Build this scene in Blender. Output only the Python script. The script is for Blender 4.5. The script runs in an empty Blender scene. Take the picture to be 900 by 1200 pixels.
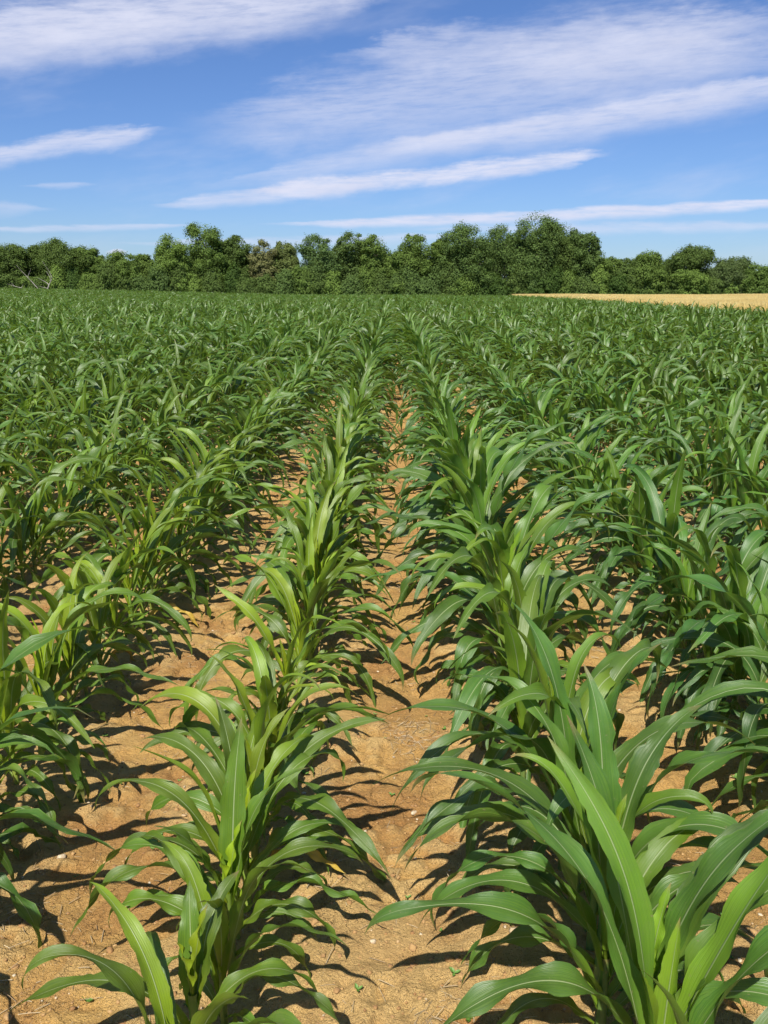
import bpy, math, random
import numpy as np
from mathutils import Vector, Matrix, Euler

R = math.radians
PI = math.pi
scene = bpy.context.scene
COL = scene.collection
rng = random.Random(7)
nrs = np.random.RandomState(11)

# ------------------------------------------------------------------ numbers taken from the place
H_CAM = 1.45
PITCH = 14.65
YAW = 0.63
ROWS0 = 0.04          # middle of the centre furrow (x)
ROW_SP = 0.76
SUN_EL = 52.0
SHADOW_AZ = 12.0      # shadows fall away from the camera, this many degrees to the right
FIELD_END = 102.0
WHEAT_X = 13.9

# ------------------------------------------------------------------ helpers
def link(o, parent=None):
    COL.objects.link(o)
    if parent is not None:
        o.parent = parent
    return o

def tag(o, label=None, cat=None, group=None, kind=None):
    if label: o['label'] = label
    if cat: o['category'] = cat
    if group: o['group'] = group
    if kind: o['kind'] = kind
    return o

def mesh_np(name, verts, faces, mats=(), uvs=None, mat_idx=None, attrs=None, smooth=True):
    """verts (n,3), faces (m,k) all same k; uvs per vertex (n,2)"""
    me = bpy.data.meshes.new(name)
    verts = np.asarray(verts, dtype=np.float32); faces = np.asarray(faces, dtype=np.int32)
    n, m, k = len(verts), len(faces), faces.shape[1]
    me.vertices.add(n); me.vertices.foreach_set('co', verts.ravel())
    me.loops.add(m * k); me.loops.foreach_set('vertex_index', faces.ravel())
    me.polygons.add(m)
    me.polygons.foreach_set('loop_start', np.arange(0, m * k, k, dtype=np.int32))
    me.polygons.foreach_set('loop_total', np.full(m, k, dtype=np.int32))
    if smooth:
        me.polygons.foreach_set('use_smooth', np.ones(m, dtype=bool))
    if mat_idx is not None:
        me.polygons.foreach_set('material_index', np.asarray(mat_idx, dtype=np.int32))
    for mt in mats: me.materials.append(mt)
    if uvs is not None:
        ul = me.uv_layers.new(name='UVMap')
        ul.data.foreach_set('uv', np.asarray(uvs, dtype=np.float32)[faces.ravel()].ravel())
    if attrs:
        for an, av in attrs.items():
            a = me.attributes.new(an, 'FLOAT', 'POINT')
            a.data.foreach_set('value', np.asarray(av, dtype=np.float32))
    me.update(calc_edges=True)
    return me

class Geo:
    """collects same-k polygons with uvs, a float attribute and material index"""
    def __init__(s): s.v=[]; s.f=[]; s.u=[]; s.a=[]; s.m=[]; s.n=0
    def add(s, v, f, u=None, a=0.0, m=0):
        v=np.asarray(v,float); f=np.asarray(f,int)
        s.v.append(v); s.f.append(f+s.n)
        s.u.append(np.zeros((len(v),2)) if u is None else np.asarray(u,float))
        s.a.append(np.full(len(v),float(a)) if np.isscalar(a) else np.asarray(a,float))
        s.m.append(np.full(len(f),m)); s.n+=len(v)
    def mesh(s, name, mats):
        return mesh_np(name, np.concatenate(s.v), np.concatenate(s.f), mats, np.concatenate(s.u), np.concatenate(s.m), {'young': np.concatenate(s.a)})

def grid_faces(r, c, closed=False):
    i = np.arange(r-1)[:,None]; cc = c if closed else c-1
    j = np.arange(cc)[None,:]; j2=(j+1)%c
    return np.stack([i*c+j, i*c+j2, (i+1)*c+j2, (i+1)*c+j], -1).reshape(-1,4)

# value noise on numpy grids
def _hash(ix, iy, seed):
    h = (ix*374761393 + iy*668265263 + seed*2147483) & 0xffffffff
    h = ((h ^ (h >> 13))*1274126177) & 0xffffffff
    h = (h ^ (h >> 16)) & 0xffff
    return h/65535.0
def vnoise(x, y, seed=0):
    ix=np.floor(x).astype(np.int64); iy=np.floor(y).astype(np.int64)
    fx=x-ix; fy=y-iy
    fx=fx*fx*fx*(fx*(fx*6-15)+10); fy=fy*fy*fy*(fy*(fy*6-15)+10)
    a=_hash(ix,iy,seed); b=_hash(ix+1,iy,seed); c=_hash(ix,iy+1,seed); d=_hash(ix+1,iy+1,seed)
    return (a*(1-fx)+b*fx)*(1-fy)+(c*(1-fx)+d*fx)*fy - 0.5
def sstep(x, a, b):
    t=np.clip((x-a)/(b-a),0,1); return t*t*(3-2*t)

def terrain(x, y):
    """broad lie of the land"""
    x=np.asarray(x,float); y=np.asarray(y,float)
    return 0.70*sstep(-x,8,48)*sstep(y,25,102) - 0.10*sstep(x,-5,18)*sstep(y,45,102) + 0.10*vnoise(x/31+3,y/27,5)*sstep(y,15,60)
def soil_h(x, y):
    """small relief of the soil"""
    x=np.asarray(x,float); y=np.asarray(y,float)
    near = 1-sstep(np.hypot(x,y),9,26)
    r = np.cos((x-ROWS0)/ROW_SP*2*PI)          # +1 in the furrow, -1 on the row
    h = -0.020*r
    h += 0.030*vnoise(x/0.42,y/0.30,1) + 0.018*vnoise(x/0.16,y/0.12,2)
    rough = sstep(vnoise(x/0.35+3,y/0.28+7,12),-.12,.15)
    h += (0.006+0.024*rough)*np.abs(vnoise(x/0.060,y/0.050,3)) + (0.004+0.016*rough)*vnoise(x/0.026,y/0.024,4)
    # crusty edges: little terraces left where rain puddled and dried
    t = vnoise(x/0.30+9,y/0.20+4,8)+0.35*vnoise(x/0.08,y/0.07,9)
    h += 0.016*sstep(t,0.02,0.06)
    return h*near
def ground_z(x, y): return terrain(x,y)+soil_h(x,y)

# ------------------------------------------------------------------ materials
def newmat(name):
    m=bpy.data.materials.new(name); m.use_nodes=True
    nt=m.node_tree; nt.nodes.clear()
    out=nt.nodes.new('ShaderNodeOutputMaterial')
    return m,nt,out
class NT:
    def __init__(s, nt): s.nt=nt
    def n(s, t, **kw):
        nd=s.nt.nodes.new(t)
        for k,v in kw.items(): setattr(nd,k,v)
        return nd
    def l(s,a,b): s.nt.links.new(a,b)
    def val(s, sock, v):
        if hasattr(v,'is_output') or isinstance(v,bpy.types.NodeSocket): s.l(v,sock)
        else: sock.default_value=v
    def math(s, op, a, b=None, c=None, clamp=False):
        nd=s.n('ShaderNodeMath',operation=op,use_clamp=clamp)
        s.val(nd.inputs[0],a)
        if b is not None: s.val(nd.inputs[1],b)
        if c is not None: s.val(nd.inputs[2],c)
        return nd.outputs[0]
    def mix(s, f, a, b, mode='MIX'):
        nd=s.n('ShaderNodeMix',data_type='RGBA',blend_type=mode)
        s.val(nd.inputs[0],f); s.val(nd.inputs[6],a); s.val(nd.inputs[7],b)
        return nd.outputs[2]
    def noise(s, vec, scale, detail=3, rough=.5, dim='3D', dist=0):
        nd=s.n('ShaderNodeTexNoise',noise_dimensions=dim)
        if vec is not None: s.l(vec,nd.inputs['Vector'])
        nd.inputs['Scale'].default_value=scale; nd.inputs['Detail'].default_value=detail
        nd.inputs['Roughness'].default_value=rough; nd.inputs['Distortion'].default_value=dist
        return nd.outputs['Fac']
    def ramp(s, f, a, b, lo=0., hi=1.):
        nd=s.n('ShaderNodeMapRange',interpolation_type='SMOOTHSTEP')
        s.val(nd.inputs[0],f); s.val(nd.inputs[1],a); s.val(nd.inputs[2],b); s.val(nd.inputs[3],lo); s.val(nd.inputs[4],hi)
        return nd.outputs[0]
def rgb(r,g,b): return (r,g,b,1.0)

def leaf_material(name, base, young, vein, rib, trans=0.32, rough=0.43, dead=False):
    m,nt,out=newmat(name); N=NT(nt)
    uv=N.n('ShaderNodeUVMap').outputs[0]
    sx=N.n('ShaderNodeSeparateXYZ'); N.l(uv,sx.inputs[0]); u,v=sx.outputs[0],sx.outputs[1]
    att=N.n('ShaderNodeAttribute',attribute_name='young')
    oi=N.n('ShaderNodeObjectInfo')
    geo=N.n('ShaderNodeNewGeometry')
    pos=geo.outputs['Position']
    du=N.math('ABSOLUTE',N.math('SUBTRACT',u,0.5))
    ribw=N.math('MULTIPLY_ADD',v,-0.026,0.044)
    ribm=N.ramp(du,N.math('MULTIPLY',ribw,0.45),ribw,1.0,0.0)
    vw=N.math('SINE',N.math('MULTIPLY',u,150.0))
    vw2=N.math('SINE',N.math('MULTIPLY',u,61.0))
    veins=N.math('MULTIPLY_ADD',vw,0.20,N.math('MULTIPLY_ADD',vw2,0.20,0.5))
    big=N.noise(pos,9.0,3,.6)
    cyl=N.n('ShaderNodeCombineXYZ'); N.l(N.math('MULTIPLY',u,26.0),cyl.inputs[0]); N.l(N.math('MULTIPLY',v,2.2),cyl.inputs[1]); N.l(N.math('MULTIPLY',oi.outputs['Random'],57.0),cyl.inputs[2])
    streak=N.noise(cyl.outputs[0],1.0,3,.6)
    c=N.mix(att.outputs['Fac'],base,young)
    c=N.mix(N.math('MULTIPLY',veins,0.35),c,vein)
    # blotches and streaks along the blade
    c=N.mix(N.ramp(streak,0.35,0.75,0.0,0.45),c,N.mix(0.55,c,young))
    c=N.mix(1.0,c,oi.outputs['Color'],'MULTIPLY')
    hs=N.n('ShaderNodeHueSaturation')
    N.l(N.math('MULTIPLY_ADD',oi.outputs['Random'],0.018,0.493),hs.inputs['Hue'])
    N.l(N.math('MULTIPLY_ADD',big,0.7,N.math('MULTIPLY_ADD',oi.outputs['Random'],0.42,0.44)),hs.inputs['Value'])
    N.l(c,hs.inputs['Color']); c=hs.outputs[0]
    c=N.mix(N.math('MULTIPLY',ribm,0.85),c,rib)
    dust=N.ramp(N.noise(pos,45.0,5,.7),.45,.70,0,.10)
    c=N.mix(dust,c,rgb(.26,.27,.14))
    # drying tips and a few brown specks
    tip=N.math('MULTIPLY',N.ramp(v,0.90,1.0,0.0,0.95),N.ramp(N.noise(pos,3.0,1),0.44,0.56))
    c=N.mix(tip,c,rgb(.33,.24,.09))
    spk=N.ramp(N.noise(pos,140.0,1),0.735,0.77)
    c=N.mix(N.math('MULTIPLY',spk,0.5),c,rgb(.28,.25,.12))
    pb=N.n('ShaderNodeBsdfPrincipled')
    N.l(c,pb.inputs['Base Color'])
    N.l(N.math('MULTIPLY_ADD',streak,0.22,rough-0.10),pb.inputs['Roughness'])
    pb.inputs['Specular IOR Level'].default_value=0.76
    bump=N.n('ShaderNodeBump'); bump.inputs['Strength'].default_value=0.42; bump.inputs['Distance'].default_value=0.0014
    hgt=N.math('ADD',N.math('MULTIPLY',veins,0.8),N.math('MULTIPLY_ADD',streak,1.2,N.math('MULTIPLY',ribm,-1.2)))
    N.l(hgt,bump.inputs['Height']); N.l(bump.outputs[0],pb.inputs['Normal'])
    tr=N.n('ShaderNodeBsdfTranslucent')
    tc=N.mix(0.6,c,rgb(.26,.42,.02) if not dead else rgb(.6,.42,.1))
    N.l(tc,tr.inputs['Color'])
    mx=N.n('ShaderNodeMixShader'); mx.inputs[0].default_value=trans
    N.l(pb.outputs[0],mx.inputs[1]); N.l(tr.outputs[0],mx.inputs[2]); N.l(mx.outputs[0],out.inputs[0])
    return m

M_LEAF=leaf_material('corn_leaf',rgb(.054,.128,.020),rgb(.25,.37,.016),rgb(.092,.180,.034),rgb(.42,.50,.24),trans=.34)
M_STALK=leaf_material('corn_stalk',rgb(.090,.185,.030),rgb(.22,.30,.07),rgb(.16,.27,.06),rgb(.14,.24,.06),trans=0.12)
M_DEAD=leaf_material('corn_dead_leaf',rgb(.46,.33,.08),rgb(.34,.36,.06),rgb(.40,.26,.07),rgb(.70,.55,.22),trans=0.3,dead=True)

def simple_mat(name, build):
    m,nt,out=newmat(name); N=NT(nt); build(N,out); return m

def soil_material():
    m,nt,out=newmat('dry_sandy_soil'); N=NT(nt)
    pos=N.n('ShaderNodeNewGeometry').outputs['Position']
    att=N.n('ShaderNodeAttribute',attribute_name='relief')
    n0=N.noise(pos,0.55,3,.55); n1=N.noise(pos,2.6,5,.62); n2=N.noise(pos,16.0,5,.65); n3=N.noise(pos,85.0,4,.7); n4=N.noise(pos,420.0,2,.6)
    red=rgb(.46,.240,.078); sand=rgb(.64,.395,.128); dark=rgb(.23,.105,.036); pale=rgb(.70,.480,.200)
    c=N.mix(N.ramp(n1,0.36,0.62),red,sand)
    c=N.mix(N.ramp(n0,0.40,0.66,0,.55),c,red)
    c=N.mix(N.ramp(att.outputs['Fac'],0.40,0.75,0.0,0.6),c,pale)
    c=N.mix(N.ramp(N.math('MULTIPLY_ADD',n2,0.6,N.math('MULTIPLY',n3,0.4)),0.50,0.64,0.0,0.40),c,dark)
    c=N.mix(N.ramp(n3,0.56,0.70,0.0,0.55),c,pale)
    c=N.mix(N.ramp(n4,0.60,0.72,0.0,0.5),c,rgb(.72,.54,.33))
    vc=N.n('ShaderNodeTexVoronoi',feature='DISTANCE_TO_EDGE'); vc.inputs['Scale'].default_value=11.0
    wv=N.n('ShaderNodeVectorMath',operation='ADD'); N.l(pos,wv.inputs[0])
    wn=N.n('ShaderNodeTexNoise'); wn.inputs['Scale'].default_value=14.0; wn.inputs['Detail'].default_value=4; N.l(pos,wn.inputs['Vector'])
    ws=N.n('ShaderNodeVectorMath',operation='SCALE'); ws.inputs['Scale'].default_value=.12; N.l(wn.outputs['Color'],ws.inputs[0]); N.l(ws.outputs[0],wv.inputs[1]); N.l(wv.outputs[0],vc.inputs['Vector'])
    crack=N.math('MULTIPLY',N.ramp(vc.outputs['Distance'],0.0,0.035,1.0,0.0),N.ramp(N.noise(pos,2.1,2),.50,.60))
    # old straw and sticks seen as thin pale flecks
    vo=N.n('ShaderNodeTexVoronoi',feature='F1'); vo.inputs['Scale'].default_value=120.0; N.l(pos,vo.inputs['Vector'])
    fl=N.math('MULTIPLY',N.ramp(vo.outputs['Distance'],0.10,0.16,1.0,0.0),N.ramp(N.noise(pos,7.0,2),0.50,0.60))
    c=N.mix(N.math('MULTIPLY',fl,0.6),c,rgb(.62,.52,.36))
    # beyond the planted field the ground is grass and leaf litter
    sy=N.n('ShaderNodeSeparateXYZ'); N.l(pos,sy.inputs[0])
    gm=N.ramp(N.math('MULTIPLY_ADD',n0,4.0,sy.outputs[1]),103.5,105.5)
    c=N.mix(gm,c,N.mix(n2,rgb(.045,.085,.022),rgb(.10,.13,.04)))
    pb=N.n('ShaderNodeBsdfPrincipled'); N.l(c,pb.inputs['Base Color']); pb.inputs['Roughness'].default_value=0.93
    pb.inputs['Specular IOR Level'].default_value=0.2
    b1=N.n('ShaderNodeBump'); b1.inputs['Strength'].default_value=1.0; b1.inputs['Distance'].default_value=0.012
    N.l(N.math('SUBTRACT',N.math('ADD',n2,N.math('MULTIPLY',n3,0.8)),N.math('MULTIPLY',crack,.7)),b1.inputs['Height'])
    b2=N.n('ShaderNodeBump'); b2.inputs['Strength'].default_value=0.9; b2.inputs['Distance'].default_value=0.004
    N.l(N.math('ADD',n4,N.math('MULTIPLY',n3,1.0)),b2.inputs['Height']); N.l(b1.outputs[0],b2.inputs['Normal'])
    N.l(b2.outputs[0],pb.inputs['Normal']); N.l(pb.outputs[0],out.inputs[0])
    return m
M_SOIL=soil_material()

def b_clod(N,out):
    oi=N.n('ShaderNodeNewGeometry'); r=oi.outputs['Random Per Island']; pos=oi.outputs['Position']
    c=N.mix(r,rgb(.36,.19,.07),rgb(.54,.34,.14)); c=N.mix(N.ramp(r,.90,.96),c,rgb(.66,.55,.38))
    c=N.mix(N.ramp(N.noise(pos,90,3,.6),.4,.65,0,.5),c,rgb(.24,.12,.055))
    pb=N.n('ShaderNodeBsdfPrincipled'); N.l(c,pb.inputs[0]); pb.inputs['Roughness'].default_value=.95
    b=N.n('ShaderNodeBump'); b.inputs['Strength'].default_value=.8; b.inputs['Distance'].default_value=.003; N.l(N.noise(pos,300,3,.7),b.inputs['Height']); N.l(b.outputs[0],pb.inputs['Normal'])
    N.l(pb.outputs[0],out.inputs[0])
M_CLOD=simple_mat('soil_clod',b_clod)
def b_straw(N,out):
    g=N.n('ShaderNodeNewGeometry'); c=N.mix(g.outputs['Random Per Island'],rgb(.58,.46,.28),rgb(.30,.20,.11))
    pb=N.n('ShaderNodeBsdfPrincipled'); N.l(c,pb.inputs[0]); pb.inputs['Roughness'].default_value=.8; N.l(pb.outputs[0],out.inputs[0])
M_STRAW=simple_mat('old_straw',b_straw)
def b_weed(N,out):
    pb=N.n('ShaderNodeBsdfPrincipled'); pb.inputs[0].default_value=rgb(.11,.22,.035); pb.inputs['Roughness'].default_value=.55; N.l(pb.outputs[0],out.inputs[0])
M_WEED=simple_mat('weed_leaf',b_weed)
def b_wheat(N,out):
    oi=N.n('ShaderNodeObjectInfo'); g=N.n('ShaderNodeNewGeometry')
    c=N.mix(g.outputs['Random Per Island'],rgb(.80,.60,.20),rgb(.95,.80,.36))
    c=N.mix(N.ramp(N.noise(g.outputs['Position'],0.16,4,.6),.40,.64,0,.6),c,rgb(.70,.50,.16))
    pb=N.n('ShaderNodeBsdfPrincipled'); N.l(c,pb.inputs[0]); pb.inputs['Roughness'].default_value=.6
    tr=N.n('ShaderNodeBsdfTranslucent'); N.l(c,tr.inputs[0])
    mx=N.n('ShaderNodeMixShader'); mx.inputs[0].default_value=.3
    N.l(pb.outputs[0],mx.inputs[1]); N.l(tr.outputs[0],mx.inputs[2]); N.l(mx.outputs[0],out.inputs[0])
M_WHEAT=simple_mat('ripe_wheat',b_wheat)
def b_bark(N,out):
    g=N.n('ShaderNodeNewGeometry'); c=N.mix(N.ramp(N.noise(g.outputs['Position'],5,5,.7),.35,.65),rgb(.07,.05,.035),rgb(.20,.16,.12))
    pb=N.n('ShaderNodeBsdfPrincipled'); N.l(c,pb.inputs[0]); pb.inputs['Roughness'].default_value=.9; N.l(pb.outputs[0],out.inputs[0])
M_BARK=simple_mat('bark',b_bark)
def b_dead(N,out):
    g=N.n('ShaderNodeNewGeometry'); c=N.mix(N.ramp(N.noise(g.outputs['Position'],3,4,.6),.35,.65),rgb(.20,.18,.15),rgb(.40,.36,.31))
    pb=N.n('ShaderNodeBsdfPrincipled'); N.l(c,pb.inputs[0]); pb.inputs['Roughness'].default_value=.85; N.l(pb.outputs[0],out.inputs[0])
M_DEADWOOD=simple_mat('bleached_wood',b_dead)
def b_foliage(N,out):
    oi=N.n('ShaderNodeObjectInfo'); g=N.n('ShaderNodeNewGeometry'); r=g.outputs['Random Per Island']
    att=N.n('ShaderNodeAttribute',attribute_name='young')
    c=N.mix(N.math('MULTIPLY',r,.55),oi.outputs['Color'],N.mix(0.5,oi.outputs['Color'],rgb(.17,.25,.04)))
    c=N.mix(N.math('MULTIPLY',att.outputs['Fac'],.45),c,N.mix(0.5,c,rgb(.14,.22,.045)))
    hs=N.n('ShaderNodeHueSaturation'); N.l(c,hs.inputs['Color']); N.l(N.math('MULTIPLY_ADD',r,.5,.72),hs.inputs['Value'])
    c=hs.outputs[0]
    pb=N.n('ShaderNodeBsdfPrincipled'); N.l(c,pb.inputs[0]); pb.inputs['Roughness'].default_value=.7; pb.inputs['Specular IOR Level'].default_value=.12
    tr=N.n('ShaderNodeBsdfTranslucent'); N.l(N.mix(.5,c,rgb(.16,.24,.02)),tr.inputs[0])
    mx=N.n('ShaderNodeMixShader'); mx.inputs[0].default_value=.38
    N.l(pb.outputs[0],mx.inputs[1]); N.l(tr.outputs[0],mx.inputs[2]); N.l(mx.outputs[0],out.inputs[0])
M_FOL=simple_mat('tree_foliage',b_foliage)

# ------------------------------------------------------------------ ground: one sheet to the horizon, fine near the camera
def graded(a, b, step, grow, far):
    fine=list(np.arange(a,b+1e-6,step)); s=step; x=fine[-1]; up=[]
    while x<far: s*=grow; x+=s; up.append(x)
    return fine,up
def axis(a,b,step,grow,farlo,farhi):
    fine,up=graded(a,b,step,grow,farhi)
    s=step; x=a; dn=[]
    while x>farlo: s*=grow; x-=s; dn.append(x)
    return np.array(dn[::-1]+fine+up)
gx=axis(-1.6,1.9,0.010,1.035,-1500,1500)
gy=axis(1.1,3.9,0.010,1.030,-60,2500)
X,Y=np.meshgrid(gx,gy)
Z=ground_z(X,Y)
rel=np.clip(soil_h(X,Y)/0.05+0.5,0,1)
me=mesh_np('ground',np.stack([X,Y,Z],-1).reshape(-1,3),grid_faces(len(gy),len(gx)),[M_SOIL],attrs={'relief':rel.ravel()})
ground=link(bpy.data.objects.new('ground',me)); tag(ground,kind='structure',label='dry reddish sandy soil of the field')

# ------------------------------------------------------------------ corn plants
def leaf_arrays(r0, z0, az, phi0, bend, length, width, nseg=26, nc=7, peak=0.5, side=0.0, twist=0.0, ruffle=0.010, rfreq=3.0, phase=0.0, fold0=2.5, foldm=0.45, hang=0.0, sharp=0.30):
    """one blade as (verts, uvs); starts hugging the stalk at radius r0 and height z0, leaves at phi0 above the horizontal and bends by bend radians"""
    t=np.linspace(0,1,nseg+1)
    prof=1/(1+np.exp(-(t-peak)/sharp*2.2)); prof=(prof-prof[0])/(prof[-1]-prof[0])
    phi=phi0-bend*prof-hang*np.clip((t-.8)/.2,0,1)**1.5
    aa=az+side*t*t
    ds=length/nseg
    pm=(phi[:-1]+phi[1:])/2; am=(aa[:-1]+aa[1:])/2
    hx=np.concatenate([[0],np.cumsum(np.cos(pm)*np.cos(am)*ds)]); hy=np.concatenate([[0],np.cumsum(np.cos(pm)*np.sin(am)*ds)]); hz=np.concatenate([[0],np.cumsum(np.sin(pm)*ds)])
    c=np.stack([r0*math.cos(az)+hx,r0*math.sin(az)+hy,z0+hz],-1)
    T=np.stack([np.cos(phi)*np.cos(aa),np.cos(phi)*np.sin(aa),np.sin(phi)],-1)
    S=np.stack([-np.sin(aa),np.cos(aa),0*aa],-1)
    Nn=np.cross(T,S)                                   # upper side (faces the stalk while the blade is upright)
    Nn/= np.linalg.norm(Nn,axis=1)[:,None]
    # T x S: for phi=90deg, points along -(cos az, sin az) => towards stalk
    tw=twist*t**1.3
    S2=S*np.cos(tw)[:,None]+Nn*np.sin(tw)[:,None]; N2=-S*np.sin(tw)[:,None]+Nn*np.cos(tw)[:,None]
    w=np.where(t<.42,0.50+0.50*np.sin(np.clip(t/.42,0,1)*PI/2),np.clip(1-np.clip((t-.42)/.58,0,1)**2.0,0,1)**0.95)
    w=w*width/2; w[-1]=width*0.006
    ang=foldm+(fold0-foldm)*np.exp(-(t/.11)**1.3)      # total arc
    s=np.linspace(-1,1,nc)
    A=ang[:,None]/2
    th=A*s[None,:]
    Rr=w[:,None]/A
    nr=np.random.RandomState(int((abs(az)*1000+length*7919+phase*631))%99991)
    edge=1+.05*nr.normal(0,1,(nseg+1,nc))*(np.abs(s)[None,:]>.99)
    for _ in range(nr.randint(0,3)):
        edge[:,0 if nr.uniform()<.5 else nc-1]*=1-nr.uniform(.12,.45)*np.exp(-((t-nr.uniform(.25,.9))/nr.uniform(.008,.02))**2)
    sx=Rr*np.sin(th)*edge; sn=Rr*(1-np.cos(th))
    sn=sn+0.10*w[:,None]*np.abs(s)[None,:]             # keel at the midrib
    ruf=ruffle*np.clip(t/.25,0,1)*np.clip((1-t)/.25,0,1)
    wave=np.sin(2*PI*rfreq*t+phase)[:,None]*np.where(s<0,1,0)[None,:]+np.sin(2*PI*rfreq*1.13*t+phase*2.1+1.4)[:,None]*np.where(s>0,1,0)[None,:]
    sn=sn+ruf[:,None]*wave*(np.abs(s)**2.2)[None,:]
    P=c[:,None,:]+S2[:,None,:]*sx[:,:,None]+N2[:,None,:]*sn[:,:,None]
    U=np.stack([np.broadcast_to((s+1)/2,(nseg+1,nc)),np.broadcast_to(t[:,None],(nseg+1,nc))],-1)
    return P.reshape(-1,3),U.reshape(-1,2),grid_faces(nseg+1,nc)

def make_spec(rd, size=1.0, across=True):
    """a plant as a list of leaf dictionaries and a stalk"""
    base_az=rd.gauss(0,0.55) if across else rd.uniform(0,PI)
    nl=rd.choice([9,10,10,11])
    Ls=[]; top=0.27*size*rd.uniform(.9,1.1)
    for i in range(nl):
        f=i/(nl-1)
        z=0.025+top*f**1.15
        az=base_az+PI*(i%2)+rd.gauss(0,.34)
        length=size*(0.29+0.54*math.sin(PI*min(1,(f+.10)/1.05)*.62))*rd.uniform(.86,1.12)
        if f>.88: length*=0.80
        width=size*(0.026+0.043*math.sin(PI*min(1,f+.08)*.60))*rd.uniform(.9,1.1)
        if f<.25:  phi0=R(rd.uniform(38,58)); bend=R(rd.uniform(85,135)); peak=rd.uniform(.32,.55)
        elif f<.6: phi0=R(rd.uniform(56,70)); bend=R(rd.uniform(85,140)); peak=rd.uniform(.34,.58)
        elif f<.85:phi0=R(rd.uniform(68,80)); bend=R(rd.uniform(50,135)); peak=rd.uniform(.48,.74)
        else:      phi0=R(rd.uniform(70,85)); bend=R(rd.choice([rd.uniform(15,50),rd.uniform(50,120)])); peak=rd.uniform(.55,.82)
        if .3<f<.9 and rd.random()<.13: bend*=1.25; 
        Ls.append(dict(r0=0.010+0.004*(1-f),z0=z,az=az,phi0=phi0,bend=bend,length=length,width=width,peak=peak,side=rd.gauss(0,.36),twist=rd.gauss(0,.60),ruffle=0.018*size*rd.uniform(.5,1.3)*(0.4 if f>.85 else 1),rfreq=rd.uniform(2.2,4.2),phase=rd.uniform(0,6.3),fold0=2.9 if f>.6 else 2.4,foldm=rd.uniform(.25,.7)+(.5 if f>.85 else 0),hang=rd.choice([0,.4,.8,1.2]),sharp=rd.uniform(.2,.4),young=max(0,(f-.5)/.5)**1.8*.7,dead=(i==0 and rd.random()<.12)))
    # the rolled newest leaf in the whorl
    for k in range(2):
        Ls.append(dict(r0=0.004,z0=top*.93,az=base_az+rd.uniform(0,6.28),phi0=R(rd.uniform(83,89)),bend=R(rd.uniform(5,22)),length=size*rd.uniform(.20,.34),width=size*rd.uniform(.035,.05),peak=.7,side=0,twist=rd.gauss(0,.5),ruffle=.002,rfreq=2,phase=0,fold0=4.2,foldm=1.5,hang=0,sharp=.3,young=1.0,dead=False))
    return dict(leaves=Ls,top=top,base_az=base_az,nodes=[l['z0'] for l in Ls[:nl]],size=size)

def stalk_arrays(spec, ns=10, rings=14):
    top=spec['top']*1.02; zz=np.linspace(-0.03,top,rings)
    v=[];u=[]
    for z in zz:
        f=max(0,z)/top
        rad=(0.0112*(1-.30*f))*spec['size']**.7
        for n in spec['nodes']:
            if 0<=z-(n-.03)<.035: rad+=0.0009*(z-(n-.03))/.035
        a=np.arange(ns)/ns*2*PI
        e=1.18
        x=rad*e*np.cos(a); y=rad*np.sin(a)
        ca,sa=math.cos(spec['base_az']),math.sin(spec['base_az'])
        v.append(np.stack([x*ca-y*sa,x*sa+y*ca,np.full(ns,z)],-1)); u.append(np.stack([a/(2*PI),np.full(ns,f)],-1))
    return np.concatenate(v),np.concatenate(u),grid_faces(rings,ns,True)

LK=('r0','z0','az','phi0','bend','length','width','peak','side','twist','ruffle','rfreq','phase','fold0','foldm','hang','sharp')
def plant_meshes(spec, nseg, nc, tagname):
    out=[]
    v,u,f=stalk_arrays(spec)
    g=Geo(); g.add(v,f,u,a=np.clip(1.0-u[:,1]*1.2,0,1)); out.append(('stalk',g.mesh(tagname+'_stalk',[M_STALK]),None))
    for i,l in enumerate(spec['leaves']):
        v,u,f=leaf_arrays(**{k:l[k] for k in LK},nseg=nseg,nc=nc)
        g=Geo(); a=l['young']+ .75*np.exp(-(u[:,1]/.16)**2); g.add(v,f,u,a=np.clip(a,0,1))
        out.append(('leaf',g.mesh(tagname+'_leaf',[M_DEAD if l['dead'] else M_LEAF]),'yellowed dying lower leaf' if l['dead'] else None))
    return out
def plant_joined(spec, nseg, nc, name, stalk=True):
    g=Geo()
    if stalk:
        v,u,f=stalk_arrays(spec,6,4); g.add(v,f,u,a=np.clip(1.0-u[:,1]*1.2,0,1),m=1)
    for l in spec['leaves']:
        v,u,f=leaf_arrays(**{k:l[k] for k in LK},nseg=nseg,nc=nc)
        a=(l['young']+ .75*np.exp(-(u[:,1]/.16)**2))*.5; g.add(v,f,u,a=np.clip(a,0,1),m=2 if l['dead'] else 0)
    return bpy.data.objects.new(name,g.mesh(name,[M_LEAF,M_STALK,M_DEAD]))

def lay(x,y):
    """plant height over the field: slow waves, second row on the left a little behind"""
    h=0.71+0.15*float(sstep(np.hypot(x*1.6,y),6.0,15.0))+0.16*float(vnoise(np.array([x/2.3+7.]),np.array([y/3.1+2.]),21)[0])
    return h
specs=[make_spec(random.Random(100+i)) for i in range(26)]

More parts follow.
